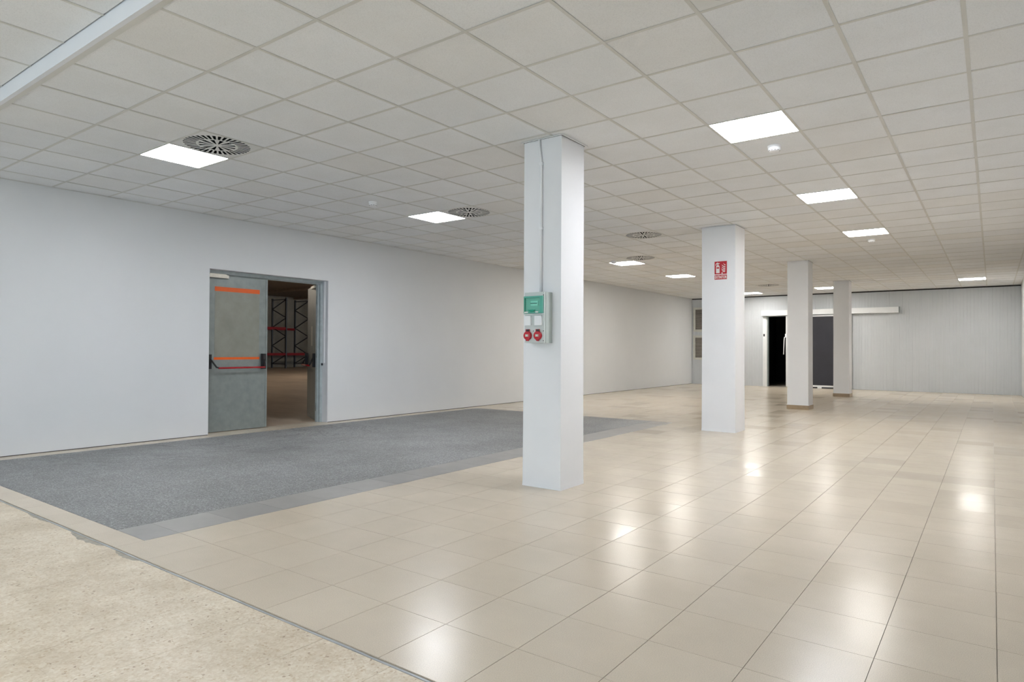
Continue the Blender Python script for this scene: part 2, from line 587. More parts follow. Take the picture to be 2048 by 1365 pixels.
# ------------------------------------------------------------------ ceiling
ceiling = boxes('ceiling', [(XL - 0.25, XR + 0.2, YN - 0.2, YB + 0.3, 3.42, 3.5)], M['void'])
tag(ceiling, 'hung ceiling of square mineral tiles in a metal grid', kind='structure')
# what takes the place of a tile: (i, j) cells
LAMPS = [((-6, 1), 'square LED panel nearest the left wall, beside the large round-slotted air diffuser'),
         ((-6, 7), 'square LED panel left of the first column, beside the second air diffuser'),
         ((2, 5), 'largest square LED panel, on the right above the first smoke detector'),
         ((2, 10), 'middle LED panel of the right-hand row, second behind the largest one'),
         ((2, 15), 'LED panel of the right-hand row with a smoke detector just behind it'),
         ((-6, 17), 'thin-looking LED panel beside a diffuser, between first and second column'),
         ((-6, 22), 'small far LED panel just left of the thick second column'),
         ((-6, 32), 'tiny far LED panel between the second and third columns'),
         ((-2, 31), 'tiny far LED panel between the third and fourth columns'),
         ((4, 30), 'far LED panel at the right end of the room, above the panelled wall')]
DIFFS = [((-5, 1), 'large round-slotted air diffuser beside the LED panel near the left wall'),
         ((-5, 7), 'round-slotted air diffuser beside the LED panel left of the first column'),
         ((-3, 12), 'round-slotted air diffuser right of the first column with no lamp beside it'),
         ((-5, 16), 'round-slotted air diffuser above the LED panel between first and second column'),
         ((-4, 28), 'far round-slotted air diffuser between the second and third columns'),
         ((3, 1), 'round-slotted air diffuser cut off by the top edge of the photo')]
taken = {c for c, _ in LAMPS} | {c for c, _ in DIFFS}

def cx(i): return GX + PX * i
def cy(j): return GY + PY * j
TW = 0.024
cp = []
for i in range(-10, 7):
    for j in range(-2, 36):
        if (i, j) in taken:
            continue
        x0, x1 = max(cx(i), XL), min(cx(i + 1), XR)
        y0, y1 = max(cy(j), YBEAM + 0.01), min(cy(j + 1), YB)
        if x1 - x0 < 0.04 or y1 - y0 < 0.04:
            continue
        e = 0.004
        cp.append((seen_area(x0, x1, y0, y1, HC), x0 + e, x1 - e, y0 + e, y1 - e, 'c'))

def lay_ceiling(ps, z, limit=300, parent=ceiling):
    ps = sorted(ps, key=lambda p: -p[0])
    bm = bmesh.new()
    cnt = 0
    for i, (a, x0, x1, y0, y1, _k) in enumerate(ps):
        if i < limit and a > 40:
            o = bpy.data.objects.new('ceiling_tile', slab(x1 - x0, y1 - y0, 0.015, M['ceiling_tile'], 'ceiling_tile'))
            o.location = ((x0 + x1) / 2, (y0 + y1) / 2, z + 0.0175 + random.uniform(0, 0.0012))
            o.rotation_euler = (random.uniform(-0.0025, 0.0025), random.uniform(-0.0025, 0.0025), 0)
            link(o, parent)
        else:
            bm_box(bm, x0, x1, y0, y1, z + 0.003, z + 0.0175)
            cnt += 1
    if cnt:
        r = obj('ceiling_tile_field', finish(bm, 'ceiling_tile_field'), M['ceiling_tile'], parent)
        r['kind'] = 'stuff'
    else:
        bm.free()
lay_ceiling(cp, HC)
for i in range(-9, 7):
    boxes('main_tee', [(cx(i) - TW / 2, cx(i) + TW / 2, YBEAM + 0.01, YB, HC, HC + 0.0015),
                       (cx(i) - 0.001, cx(i) + 0.001, YBEAM + 0.01, YB, HC + 0.0015, HC + 0.04)], M['tee'], ceiling)
for j in range(0, 35):
    y = cy(j)
    boxes('cross_tee', [(XL, XR, y - TW / 2, y + TW / 2, HC + 0.0004, HC + 0.0019),
                        (XL, XR, y - 0.001, y + 0.001, HC + 0.0019, HC + 0.035)], M['tee'], ceiling)
boxes('edge_angle', [(XL, XL + 0.022, YBEAM, YB, HC - 0.0008, HC + 0.0012), (XL, XL + 0.0015, YBEAM, YB, HC + 0.0012, HC + 0.03)], M['tee'], ceiling)
boxes('edge_angle', [(XR - 0.022, XR, YBEAM, YB, HC - 0.0008, HC + 0.0012), (XR - 0.0015, XR, YBEAM, YB, HC + 0.0012, HC + 0.03)], M['tee'], ceiling)
boxes('edge_angle', [(XL, XR, YBEAM - 0.002, YBEAM + 0.036, HC - 0.0016, HC + 0.0004)], M['tee'], ceiling)

# front zone ceiling, a hand higher
np_ = []
NX0 = -4.28
for i in range(-8, 10):
    for j in range(0, 13):
        x0, x1 = max(NX0 + 0.6 * i, XL), min(NX0 + 0.6 * (i + 1), XR)
        y1 = YBEAM - 0.035 - 0.603 * j
        y0 = max(y1 - 0.603, YN)
        if x1 - x0 < 0.04 or y1 - y0 < 0.04:
            continue
        if i in (0, 4) and j == 4:
            continue
        np_.append((seen_area(x0, x1, y0, y1, HN), x0 + 0.004, x1 - 0.004, y0 + 0.004, y1 - 0.004, 'n'))
lay_ceiling(np_, HN)
for i in range(-7, 9):
    x = NX0 + 0.6 * i
    boxes('main_tee', [(x - 0.012, x + 0.012, YN, YBEAM - 0.035, HN, HN + 0.0015), (x - 0.001, x + 0.001, YN, YBEAM - 0.035, HN + 0.0015, HN + 0.04)], M['tee'], ceiling)
for j in range(1, 13):
    y = YBEAM - 0.035 - 0.603 * j
    boxes('cross_tee', [(XL, XR, y - 0.012, y + 0.012, HN + 0.0004, HN + 0.0019)], M['tee'], ceiling)
bulk = boxes('trim_2', [(XL, XR, YBEAM - 0.030, YBEAM, HC - 0.002, 3.42)], M['bulkhead'])
tag(bulk, 'white bulkhead strip where the ceiling steps up at the front', kind='structure')

# ------------------------------------------------------------------ walls
DY0, DY1, DZ = 4.855, 6.914, 2.370
WT = 0.25
wl = boxes('wall_left', [(XL - WT, XL, YN - 0.2, DY0, 0.0, 3.42), (XL - WT, XL, DY1, YB + 0.3, 0.0, 3.42), (XL - WT, XL, DY0, DY1, DZ, 3.42)], M['wall'])
tag(wl, 'long white plastered wall with the steel double door', kind='structure')
bl = boxes('baseboard_left', [(XL, XL + 0.0015, YN, DY0, 0.0, 0.008), (XL, XL + 0.0015, DY1, YB, 0.0, 0.008)], M['dark_gap'])  # thin dark strip colours in the shadow line under the wall
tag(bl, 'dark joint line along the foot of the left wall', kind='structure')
wr = boxes('wall_right', [(XR, XR + 0.2, YN - 0.2, YB + 0.3, 0.0, 3.42)], M['wall'])
tag(wr, 'white plastered right wall', kind='structure')
# shop front added out of view behind the camera to let in daylight
WX0, WX1, WZ0, WZ1 = -8.4, 0.0, 0.15, 2.75
wf = boxes('wall_front', [(XL, WX0, YN - 0.2, YN, 0, 3.42), (WX1, XR, YN - 0.2, YN, 0, 3.42), (WX0, WX1, YN - 0.2, YN, 0, WZ0), (WX0, WX1, YN - 0.2, YN, WZ1, 3.42)], M['wall'])
tag(wf, 'white wall with the glazed shop front', kind='structure')
win = thing('window_1', (WX0, YN - 0.1, WZ0), label='glazed shop front in the wall behind the camera', kind='structure')
nb = 5
for k in range(nb):
    x0, x1 = (WX1 - WX0) * k / nb, (WX1 - WX0) * (k + 1) / nb
    boxes('window_frame', [(x0, x0 + 0.04, -0.03, 0.03, 0, WZ1 - WZ0), (x1 - 0.04, x1, -0.03, 0.03, 0, WZ1 - WZ0), (x0 + 0.04, x1 - 0.04, -0.03, 0.03, 0, 0.04), (x0 + 0.04, x1 - 0.04, -0.03, 0.03, WZ1 - WZ0 - 0.04, WZ1 - WZ0)], M['galv'], win)
    boxes('pane', [(x0 + 0.04, x1 - 0.04, -0.004, 0.004, 0.04, WZ1 - WZ0 - 0.04)], M['glass'], win)

# back wall of ribbed sandwich panels
OX0, OX1, OZ = -6.28, -5.52, 2.40          # doorway
wb = boxes('wall_back', [(XL, OX0, YB + 0.012, YB + 0.10, 0, 3.092), (OX1, XR, YB + 0.012, YB + 0.10, 0, 3.092), (OX0, OX1, YB + 0.012, YB + 0.10, OZ, 3.092)], M['panel'])
tag(wb, 'far wall of white ribbed sandwich panels', kind='structure')
boxes('top_gap', [(XL, XR, YB + 0.02, YB + 0.11, 3.092, 3.42)], M['dark_gap'], wb)  # dark fill paints the shadow gap above the panels
def ribbed(x0, x1, z0, z1):
    bm = bmesh.new()
    pit = 0.085
    xs = [(x0 + 0.004, 0.0)]
    x = x0 + 0.03
    while x < x1 - 0.02:
        xs += [(x, 0.0), (x + 0.006, 0.0035), (x + 0.012, 0.0035), (x + 0.018, 0.0)]
        x += pit
    xs.append((x1 - 0.004, 0.0))
    lo = [bm.verts.new((x, YB + d, z0)) for x, d in xs]
    hi = [bm.verts.new((x, YB + d, z1)) for x, d in xs]
    for q in range(len(xs) - 1):
        bm.faces.new((lo[q], lo[q + 1], hi[q + 1], hi[q]))
    bl_, br_ = [bm.verts.new((xs[k][0], YB + 0.012, z0)) for k in (0, -1)]
    tl_, tr_ = [bm.verts.new((xs[k][0], YB + 0.012, z1)) for k in (0, -1)]
    bm.faces.new((lo[0], hi[0], tl_, bl_))
    bm.faces.new((lo[-1], br_, tr_, hi[-1]))
    bm.faces.new([tl_] + hi + [tr_])
    me = finish(bm, 'wall_panel')
    obj('wall_panel', me, M['panel'], wb)
edges = [XL + 0.006, -8.05, -7.17, OX0]
for a, b in zip(edges, edges[1:]):
    ribbed(a, b, 0.004, 3.09)
ribbed(OX0, OX1, OZ, 3.09)
x = OX1
while x < XR - 0.05:
    x2 = min(x + 1.03, XR - 0.004)
    ribbed(x, x2, 0.004, 3.09)
    x = x2

# dark room behind the doorway
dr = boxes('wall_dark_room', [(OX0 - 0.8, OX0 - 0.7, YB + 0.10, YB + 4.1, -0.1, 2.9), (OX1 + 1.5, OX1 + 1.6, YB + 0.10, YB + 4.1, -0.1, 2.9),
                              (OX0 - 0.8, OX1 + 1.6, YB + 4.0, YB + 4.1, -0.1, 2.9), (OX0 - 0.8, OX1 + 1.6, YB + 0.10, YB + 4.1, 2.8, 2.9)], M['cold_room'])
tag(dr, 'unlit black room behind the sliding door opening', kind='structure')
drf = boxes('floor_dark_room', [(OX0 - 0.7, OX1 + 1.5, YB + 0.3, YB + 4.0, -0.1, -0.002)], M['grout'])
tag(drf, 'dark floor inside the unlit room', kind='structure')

# ------------------------------------------------------------------ sliding door in the back wall
d2 = thing('door_2', (OX0, YB, 0), label='sliding door with anthracite leaf and long white rail cover on the far wall', kind='structure')
def b2(name, lst, mat, par=d2, bev=0.0):
    return boxes(name, [(a - OX0, b - OX0, c - YB, d - YB, e, f) for a, b, c, d, e, f in lst], mat, par, bev)
b2('rail_cover', [(-6.40, -2.31, YB - 0.17, YB - 0.002, 2.425, 2.60)], M['white_metal'], bev=0.012)
b2('end_cap', [(-2.31, -2.285, YB - 0.172, YB - 0.002, 2.42, 2.605)], M['galv'], bev=0.004)
b2('door_frame', [(OX0 - 0.10, OX0, YB - 0.03, YB + 0.012, 0, OZ + 0.02), (OX0, OX0 + 0.03, YB - 0.01, YB + 0.11, 0, OZ)], M['white_metal'], bev=0.003)
b2('door_gasket', [(OX0 + 0.03, OX0 + 0.075, YB - 0.005, YB + 0.1, 0.0, OZ)], M['galv'])
LX0, LX1 = -5.605, -3.62
leaf = b2('sliding_leaf', [(LX0 + 0.05, LX1 - 0.05, YB - 0.11, YB - 0.045, 0.10, 2.36)], M['dark_panel'])
b2('leaf_edge', [(LX0, LX0 + 0.05, YB - 0.12, YB - 0.035, 0.02, 2.40)], M['white_metal'], bev=0.004)
b2('leaf_edge', [(LX1 - 0.05, LX1, YB - 0.12, YB - 0.035, 0.02, 2.40)], M['white_metal'], bev=0.004)
b2('leaf_edge', [(LX0 + 0.05, LX1 - 0.05, YB - 0.12, YB - 0.035, 2.36, 2.40)], M['white_metal'])
b2('leaf_edge', [(LX0 + 0.05, LX1 - 0.05, YB - 0.12, YB - 0.035, 0.045, 0.10)], M['white_metal'])
b2('bottom_seal', [(LX0 + 0.05, LX1 - 0.05, YB - 0.10, YB - 0.05, 0.0, 0.045)], M['black'])
bm = bmesh.new()
hx = LX0 - 0.04 - OX0
bm_tube(bm, [(hx + 0.06, -0.10, 1.69), (hx, -0.13, 1.685), (hx - 0.01, -0.14, 1.60), (hx - 0.03, -0.14, 1.10)], 0.016, 8)
obj('pull_handle', finish(bm, 'pull_handle', smooth=True), M['white_plastic'], d2)
b2('latch_block', [(LX0 - 0.02, LX0 + 0.03, YB - 0.15, YB - 0.12, 1.68, 1.80)], M['white_plastic'], bev=0.004)
b2('guide_roller', [(-4.62, -4.50, YB - 0.14, YB - 0.04, 0.0, 0.05)], M['white_metal'], bev=0.005)
sw = thing('door_switch', (-6.335, YB - 0.001, 1.73), label='small dark push button on the frame beside the sliding door', cat='switch')
boxes('back_box', [(-0.03, 0.03, -0.035, 0.0, -0.09, 0.09)], M['white_plastic'], sw, 0.004)
boxes('button', [(-0.022, 0.022, -0.046, -0.035, -0.01, 0.075)], M['black'], sw, 0.003)

# ------------------------------------------------------------------ louvred vents
for (z0, z1, lab) in ((1.91, 2.80, 'upper louvred vent with cream frame in the corner of the far wall'), (0.885, 1.77, 'lower louvred vent with cream frame in the corner of the far wall')):
    v = thing('louvre_vent', (-8.86, YB, z0), label=lab, cat='vent', group='louvred vents on the far wall')
    w, h = 0.66, z1 - z0
    boxes('vent_frame', [(0, 0.075, -0.04, 0, 0, h), (w - 0.075, w, -0.04, 0, 0, h), (0.075, w - 0.075, -0.04, 0, 0, 0.075), (0.075, w - 0.075, -0.04, 0, h - 0.075, h)], M['vent_frame'], v, 0.004)
    boxes('vent_back', [(0.075, w - 0.075, -0.006, 0.0, 0.075, h - 0.075)], M['black'], v)
    ns = 15
    bm = bmesh.new()
    vv = [bm.verts.new(p) for p in ((0.075, -0.036, -0.014), (w - 0.075, -0.036, -0.014), (w - 0.075, -0.010, 0.014), (0.075, -0.010, 0.014),
                                    (0.075, -0.034, -0.017), (w - 0.075, -0.034, -0.017), (w - 0.075, -0.008, 0.011), (0.075, -0.008, 0.011))]
    for f in ((0, 1, 2, 3), (7, 6, 5, 4), (0, 4, 5, 1), (3, 2, 6, 7), (0, 3, 7, 4), (1, 5, 6, 2)):
        bm.faces.new([vv[q] for q in f])
    sme = finish(bm, 'slat')
    for k in range(ns):
        obj('slat', sme, M['louvre'], v, (0, 0, 0.10 + (h - 0.20) * k / (ns - 1)))

# ------------------------------------------------------------------ columns
CLABEL = ['white square column nearest the camera, carrying the socket box', 'thick white column with the red extinguisher sign',
          'white column with brown skirting in front of the sliding door', 'farthest white column with brown skirting, right of the sliding door']
for n_, (x0, x1, y0, y1) in enumerate(COLUMNS):
    c = thing('column', ((x0 + x1) / 2, (y0 + y1) / 2, 0), label=CLABEL[n_], cat='column', group='white columns in a row')
    hx, hy = (x1 - x0) / 2, (y1 - y0) / 2
    ztop = HC - 0.004
    bm = bmesh.new()
    levels = [0.0, 0.05, 0.8, 1.6, 2.4, ztop]
    rings = []
    for k, z in enumerate(levels):
        s = 0.006 if k == 0 else (0.003 if k == 1 else random.uniform(-0.001, 0.0015))
        rings.append([bm.verts.new((sx * (hx + s), sy * (hy + s), z)) for sx, sy in ((-1, -1), (1, -1), (1, 1), (-1, 1))])
    for a, b in zip(rings, rings[1:]):
        for q in range(4):
            bm.faces.new((a[q], a[(q + 1) % 4], b[(q + 1) % 4], b[q]))
    bm.faces.new(list(reversed(rings[0])))
    bm.faces.new(rings[-1])
    obj('shaft', finish(bm, 'shaft', 0.004, 2), M['column'], c)
    g_ = 0.009
    boxes('ceiling_gap', [(-hx - g_, hx + g_, -hy - g_, hy + g_, HC - 0.0039, HC - 0.0020)], M['dark_gap'], c)  # dark plate stands in for the shade between column and ceiling
    e = 0.026
    boxes('ceiling_collar', [(-hx - e, hx + e, -hy - e, -hy - g_, HC - 0.005, HC - 0.001), (-hx - e, hx + e, hy + g_, hy + e, HC - 0.005, HC - 0.001),
                             (-hx - e, -hx - g_, -hy - g_, hy + g_, HC - 0.005, HC - 0.001), (hx + g_, hx + e, -hy - g_, hy + g_, HC - 0.005, HC - 0.001)], M['white_metal'], c)
    if n_ >= 2:
        s = 0.014
        for bx in ((-hx - s, hx + s, -hy - s, -hy - 0.004), (-hx - s, hx + s, hy + 0.004, hy + s), (-hx - s, -hx - 0.004, -hy - 0.004, hy + 0.004), (hx + 0.004, hx + s, -hy - 0.004, hy + 0.004)):
            boxes('skirting', [(*bx, 0.0, 0.088)], M['skirting'], c)
        boxes('skirting_fillet', [(-hx - s, hx + s, -hy - s, hy + s, 0.088, 0.097)], M['column'], c)

# ------------------------------------------------------------------ LED panels
def lamp_meshes():
    w = 0.2965
    bm = bmesh.new()
    for b in ((-w, w, -w, -w + 0.009), (-w, w, w - 0.009, w), (-w, -w + 0.009, -w + 0.009, w - 0.009), (w - 0.009, w, -w + 0.009, w - 0.009)):
        bm_box(bm, *b, 0.0, 0.012)
    bm_box(bm, -w, w, -w, w, 0.012, 0.016)
    a = finish(bm, 'lamp_frame')
    a.materials.append(M['white_metal'])
    bm = bmesh.new()
    bm_box(bm, -w + 0.009, w - 0.009, -w + 0.009, w - 0.009, 0.002, 0.004)
    b = finish(bm, 'lamp_diffuser')
    b.materials.append(M['led'])
    c = b.copy()
    c.materials.clear()
    c.materials.append(M['led_warm'])
    return a, b, c
LF, LD, LDW = lamp_meshes()
def lamp(x, y, z, label, group='LED panels in the ceiling', warm=False):
    t = thing('led_panel', (x, y, z), label=label, cat='ceiling light', group=group)
    obj('frame', LF, None, t)
    obj('light_diffuser', LDW if warm else LD, None, t)
for (i, j), lab in LAMPS:
    lamp((cx(i) + cx(i + 1)) / 2, (cy(j) + cy(j + 1)) / 2, HC + 0.0025, lab, warm=j >= 15)
k = 0
for i in (0, 4):  # two unseen panels added to light the front zone
    for j, row in ((4, 'only'),):
        lamp(NX0 + 0.6 * i + 0.3, YBEAM - 0.035 - 0.603 * j - 0.3015, HN + 0.0025, 'LED panel behind the camera, %s' % ({0: 'nearer the middle', 4: 'nearer the right wall'}[i]))

# ------------------------------------------------------------------ air diffusers
def diffuser_meshes():
    bm = bmesh.new()
    N = 180
    R = [0.0, 0.040, 0.160, 0.180, 0.288]
    w = 0.2965
    def ring(r):
        return [bm.verts.new((r * math.cos(2 * math.pi * k / N), r * math.sin(2 * math.pi * k / N), 0)) for k in range(N)]
    rr = [ring(r) for r in R[1:]]
    sq = []
    for k in range(N):
        a = 2 * math.pi * k / N
        c, s = math.cos(a), math.sin(a)
        m_ = max(abs(c), abs(s))
        sq.append(bm.verts.new((w * c / m_, w * s / m_, 0)))
    bm.faces.new(rr[0])
    for k in range(N):
        k2 = (k + 1) % N
        # inner slots: 12; outer slots: 36; four long ones join both rings
        inner = (k % 15) in (4, 5, 6, 7, 8, 9, 10)
        outer = (k % 5) in (1, 2, 3)
        bridge = (k % 45) in (6, 7, 8)
        if not inner: bm.faces.new((rr[0][k], rr[0][k2], rr[1][k2], rr[1][k]))
        if not bridge: bm.faces.new((rr[1][k], rr[1][k2], rr[2][k2], rr[2][k]))
        if not outer: bm.faces.new((rr[2][k], rr[2][k2], rr[3][k2], rr[3][k]))
        bm.faces.new((rr[3][k], rr[3][k2], sq[k2], sq[k]))
    ex = bmesh.ops.extrude_face_region(bm, geom=bm.faces[:])
    bmesh.ops.translate(bm, verts=[v for v in ex['geom'] if isinstance(v, bmesh.types.BMVert)], vec=(0, 0, 0.0018))
    a = finish(bm, 'faceplate')
    a.materials.append(M['diff_plate'])
    bm = bmesh.new()
    bm_box(bm, -0.2965, 0.2965, -0.2965, 0.2965, 0.055, 0.06)
    for b in ((-w, w, -w, -w + 0.004), (-w, w, w - 0.004, w), (-w, -w + 0.004, -w + 0.004, w - 0.004), (w - 0.004, w, -w + 0.004, w - 0.004)):
        bm_box(bm, *b, 0.0018, 0.055)
    b = finish(bm, 'plenum')
    b.materials.append(M['plenum'])
    return a, b
M['plenum'] = flat('plenum_black', (0.004, 0.004, 0.004), 0.9, spec=0.1)
M['diff_plate'] = flat('diffuser_enamel', (0.76, 0.76, 0.74), 0.4, var=0.03)
DP, DB = diffuser_meshes()
for (i, j), lab in DIFFS:
    t = thing('air_diffuser', ((cx(i) + cx(i + 1)) / 2, (cy(j) + cy(j + 1)) / 2, HC + 0.0025), label=lab, cat='air vent', group='round-slotted air diffusers')
    obj('faceplate', DP, None, t)
    obj('plenum', DB, None, t)

# ------------------------------------------------------------------ smoke detectors
DET = [(-6.42, 5.66, 'round white smoke detector alone on the ceiling between the two left LED panels'),
       (-1.615, 6.25, 'largest round white smoke detector, just behind the biggest LED panel'),
       (-1.64, 12.45, 'small round white smoke detector behind the third LED panel of the right row'),
       (-6.485, 12.42, 'small round detector at the left corner of the LED panel beside a diffuser')]
for x, y, lab in DET:
    t = thing('smoke_detector', (x, y, HC + 0.004), label=lab, cat='smoke detector', group='smoke detectors on the ceiling')
    bm = bmesh.new()
    bm_lathe(bm, [(0.058, 0.0), (0.059, -0.012), (0.056, -0.018)], 28)
    obj('base', finish(bm, 'base'), M['white_plastic'], t)
    bm = bmesh.new()
    bm_lathe(bm, [(0.053, -0.018), (0.055, -0.026), (0.053, -0.042), (0.043, -0.053), (0.014, -0.058), (0.002, -0.0585)], 28)
    obj('cap', finish(bm, 'cap'), M['white_plastic'], t)
    for k in range(10):
        a = 2 * math.pi * k / 10 + 0.1
        bm = bmesh.new()
        bm_box(bm, -0.009, 0.009, -0.0016, 0.0016, -0.003, 0.003)
        o = obj('vent_slot', finish(bm, 'vent_slot'), M['black'], t, (0.0472 * math.cos(a), 0.0472 * math.sin(a), -0.0468))
        o.rotation_euler = (0, 0, a + math.pi / 2)

# ------------------------------------------------------------------ conduit on the first column
CY0 = COLUMNS[0][2]
cd = thing('conduit', (-3.245, CY0, 1.745), label='thin white cable conduit running up the first column to the ceiling', cat='conduit')
bm = bmesh.new()
zt = HC - 0.006 - 1.745
bm_tube(bm, [(0, -0.012, 0.0), (0, -0.012, zt - 0.26), (-0.002, -0.012, zt - 0.20), (-0.016, -0.013, zt - 0.10), (-0.020, -0.014, zt - 0.05), (-0.020, -0.014, zt)], 0.0115, 12)
obj('pipe', finish(bm, 'pipe', smooth=True), M['white_plastic'], cd)
for z in (zt - 0.22, zt - 0.80):
    boxes('clip', [(-0.016, 0.016, -0.026, 0.0, z - 0.012, z + 0.012)], M['white_plastic'], cd, 0.004)

# ------------------------------------------------------------------ socket box on the first column
BX0, BX1, BZ0, BZ1, BD = -3.340, -3.130, 1.292, 1.740, 0.125
bw, bh = BX1 - BX0, BZ1 - BZ0
sb = thing('socket_box', (BX0, CY0 - 0.001, BZ0), label='grey industrial socket box with green window and two red sockets on the first column', cat='electrical box')
boxes('enclosure', [(0, bw, -BD * 0.80, 0.0, 0, bh)], M['box_grey'], sb, 0.022, 4)
fr = boxes('front_cover', [(0.001, bw - 0.004, -BD, -BD * 0.80, 0.001, bh - 0.001)], M['box_light'], sb, 0.012, 3)
FYB = -BD
# breaker window
boxes('breaker_recess', [(0.008, bw - 0.012, FYB - 0.003, FYB, bh * 0.585, bh * 0.915)], M['box_light'], sb)
boxes('breaker', [(bw * 0.34, bw * 0.70, FYB - 0.010, FYB - 0.003, bh * 0.73, bh * 0.825)], M['white_plastic'], sb, 0.002)
boxes('breaker_toggle', [(bw * 0.33, bw * 0.66, FYB - 0.013, FYB - 0.010, bh * 0.772, bh * 0.784)], M['black'], sb)
wo = boxes('window_cover', [(0.012, bw - 0.026, FYB - 0.020, FYB - 0.018, bh * 0.60, bh * 0.895)], M['green_clear'], sb)
wo['label'] = 'green transparent breaker window'
M['green_rim'] = flat('green_window_rim', (0.095, 0.40, 0.31), 0.3, var=0.03)
boxes('window_rim', [(0.005, 0.014, FYB - 0.022, FYB - 0.003, bh * 0.582, bh * 0.918), (bw - 0.036, bw - 0.009, FYB - 0.022, FYB - 0.003, bh * 0.582, bh * 0.918),
                     (0.014, bw - 0.036, FYB - 0.022, FYB - 0.003, bh * 0.885, bh * 0.918), (0.014, bw - 0.036, FYB - 0.022, FYB - 0.003, bh * 0.582, bh * 0.603)], M['green_rim'], sb)
M['green_solid'] = flat('green_latch', (0.004, 0.26, 0.16), 0.35)
bm = bmesh.new()
bm_prism_xz(bm, [(bw * 0.25, bh * 0.650), (bw * 0.30, bh * 0.625), (bw * 0.36, bh * 0.612), (bw * 0.43, bh * 0.605), (bw * 0.50, bh * 0.612), (bw * 0.56, bh * 0.625), (bw * 0.60, bh * 0.650)], FYB - 0.028, FYB - 0.022)
obj('window_latch', finish(bm, 'window_latch'), M['green_solid'], sb)
boxes('label_tab', [(bw * 0.06, bw * 0.24, FYB - 0.0235, FYB - 0.022, bh * 0.592, bh * 0.615)], M['sign_white'], sb)
boxes('label_tab', [(bw * 0.62, bw * 0.76, FYB - 0.0235, FYB - 0.022, bh * 0.592, bh * 0.615)], M['sign_white'], sb)
boxes('sill', [(0.002, bw - 0.004, FYB - 0.016, FYB, bh * 0.555, bh * 0.575)], M['box_light'], sb, 0.004)
for u0, u1 in ((0.05, 0.36), (0.56, 0.89)):
    boxes('blank_flap', [(bw * u0, bw * u1, FYB - 0.020, FYB, bh * 0.345, bh * 0.53)], M['white_plastic'], sb, 0.006)
for uc in (0.19, 0.70):
    ox, oz = bw * uc, bh * 0.145
    bm = bmesh.new()
    bm_lathe(bm, [(0.0395, 0.0), (0.0395, -0.016), (0.038, -0.021), (0.034, -0.024), (0.012, -0.0265)], 28, 'y', (ox, FYB, oz))
    s = obj('red_socket', finish(bm, 'red_socket'), M['socket_red'], sb)
    boxes('hinge_tab', [(ox - 0.016, ox + 0.016, FYB - 0.020, FYB, oz + 0.030, oz + 0.056)], M['socket_red'], s, 0.003)
    boxes('release_tab', [(ox - 0.008, ox + 0.020, FYB - 0.022, FYB - 0.020, oz + 0.036, oz + 0.054)], M['black'], s)
    boxes('rating_label', [(ox - 0.014, ox + 0.018, FYB - 0.0285, FYB - 0.0245, oz - 0.010, oz + 0.011)], M['sticker'], s)
    boxes('rating_mark', [(ox - 0.006, ox + 0.010, FYB - 0.0292, FYB - 0.0285, oz - 0.005, oz + 0.006)], M['jamb'], s)
    bm = bmesh.new()
    bm_prism_xz(bm, [(ox - 0.020, oz - 0.032), (ox - 0.006, oz - 0.048), (ox + 0.006, oz - 0.048), (ox + 0.020, oz - 0.032)], FYB - 0.018, FYB)
    obj('bottom_tab', finish(bm, 'bottom_tab'), M['socket_red'], s)
for u, v in ((0.04, 0.915), (0.955, 0.935), (0.08, 0.045), (0.955, 0.045), (0.45, 0.235), (0.955, 0.235)):
    bm = bmesh.new()
    bm_lathe(bm, [(0.0042, 0.0), (0.0042, -0.002)], 10, 'y', (bw * u, FYB, bh * v))
    obj('screw', finish(bm, 'screw'), M['black'], sb)
for z in (0.16, 0.42, 0.55, 0.80):
    boxes('knockout', [(bw, bw + 0.0012, -0.052, -0.020, bh * z, bh * z + 0.030)], M['box_grey'], sb)

# ------------------------------------------------------------------ extinguisher sign on the second column
SY = COLUMNS[1][2]
sg = thing('extinguisher_sign', (-3.405, SY - 0.001, 2.308), label='red and white fire extinguisher sign reading EXTINTOR on the second column', cat='sign')
sw_, sh = 0.193, 0.280
boxes('backing', [(0, sw_, -0.003, 0, 0, sh)], M['sign_white'], sg)
boxes('pictogram_plate', [(0.003, sw_ - 0.003, -0.004, -0.003, 0.083, sh - 0.003)], M['sign_red'], sg)
boxes('word_plate', [(0.003, sw_ - 0.003, -0.004, -0.003, 0.003, 0.071)], M['sign_red'], sg)
def pic(name, poly, mat=M['sign_white'], y=-0.0052):
    bm = bmesh.new()
    bm_prism_xz(bm, poly, y, -0.004 if mat is M['sign_white'] else -0.0052)
    return obj(name, finish(bm, name), mat, sg)
pic('extinguisher_body', [(0.026, 0.100), (0.080, 0.100), (0.080, 0.200), (0.074, 0.214), (0.060, 0.222), (0.046, 0.222), (0.032, 0.214), (0.026, 0.200)])
pic('extinguisher_band', [(0.034, 0.168), (0.072, 0.168), (0.072, 0.190), (0.034, 0.190)], M['sign_red'], -0.006)
pic('extinguisher_head', [(0.046, 0.222), (0.060, 0.222), (0.060, 0.236), (0.080, 0.240), (0.078, 0.252), (0.060, 0.250), (0.052, 0.262), (0.042, 0.258), (0.030, 0.252), (0.020, 0.238), (0.018, 0.215), (0.024, 0.213), (0.030, 0.232), (0.046, 0.238)])
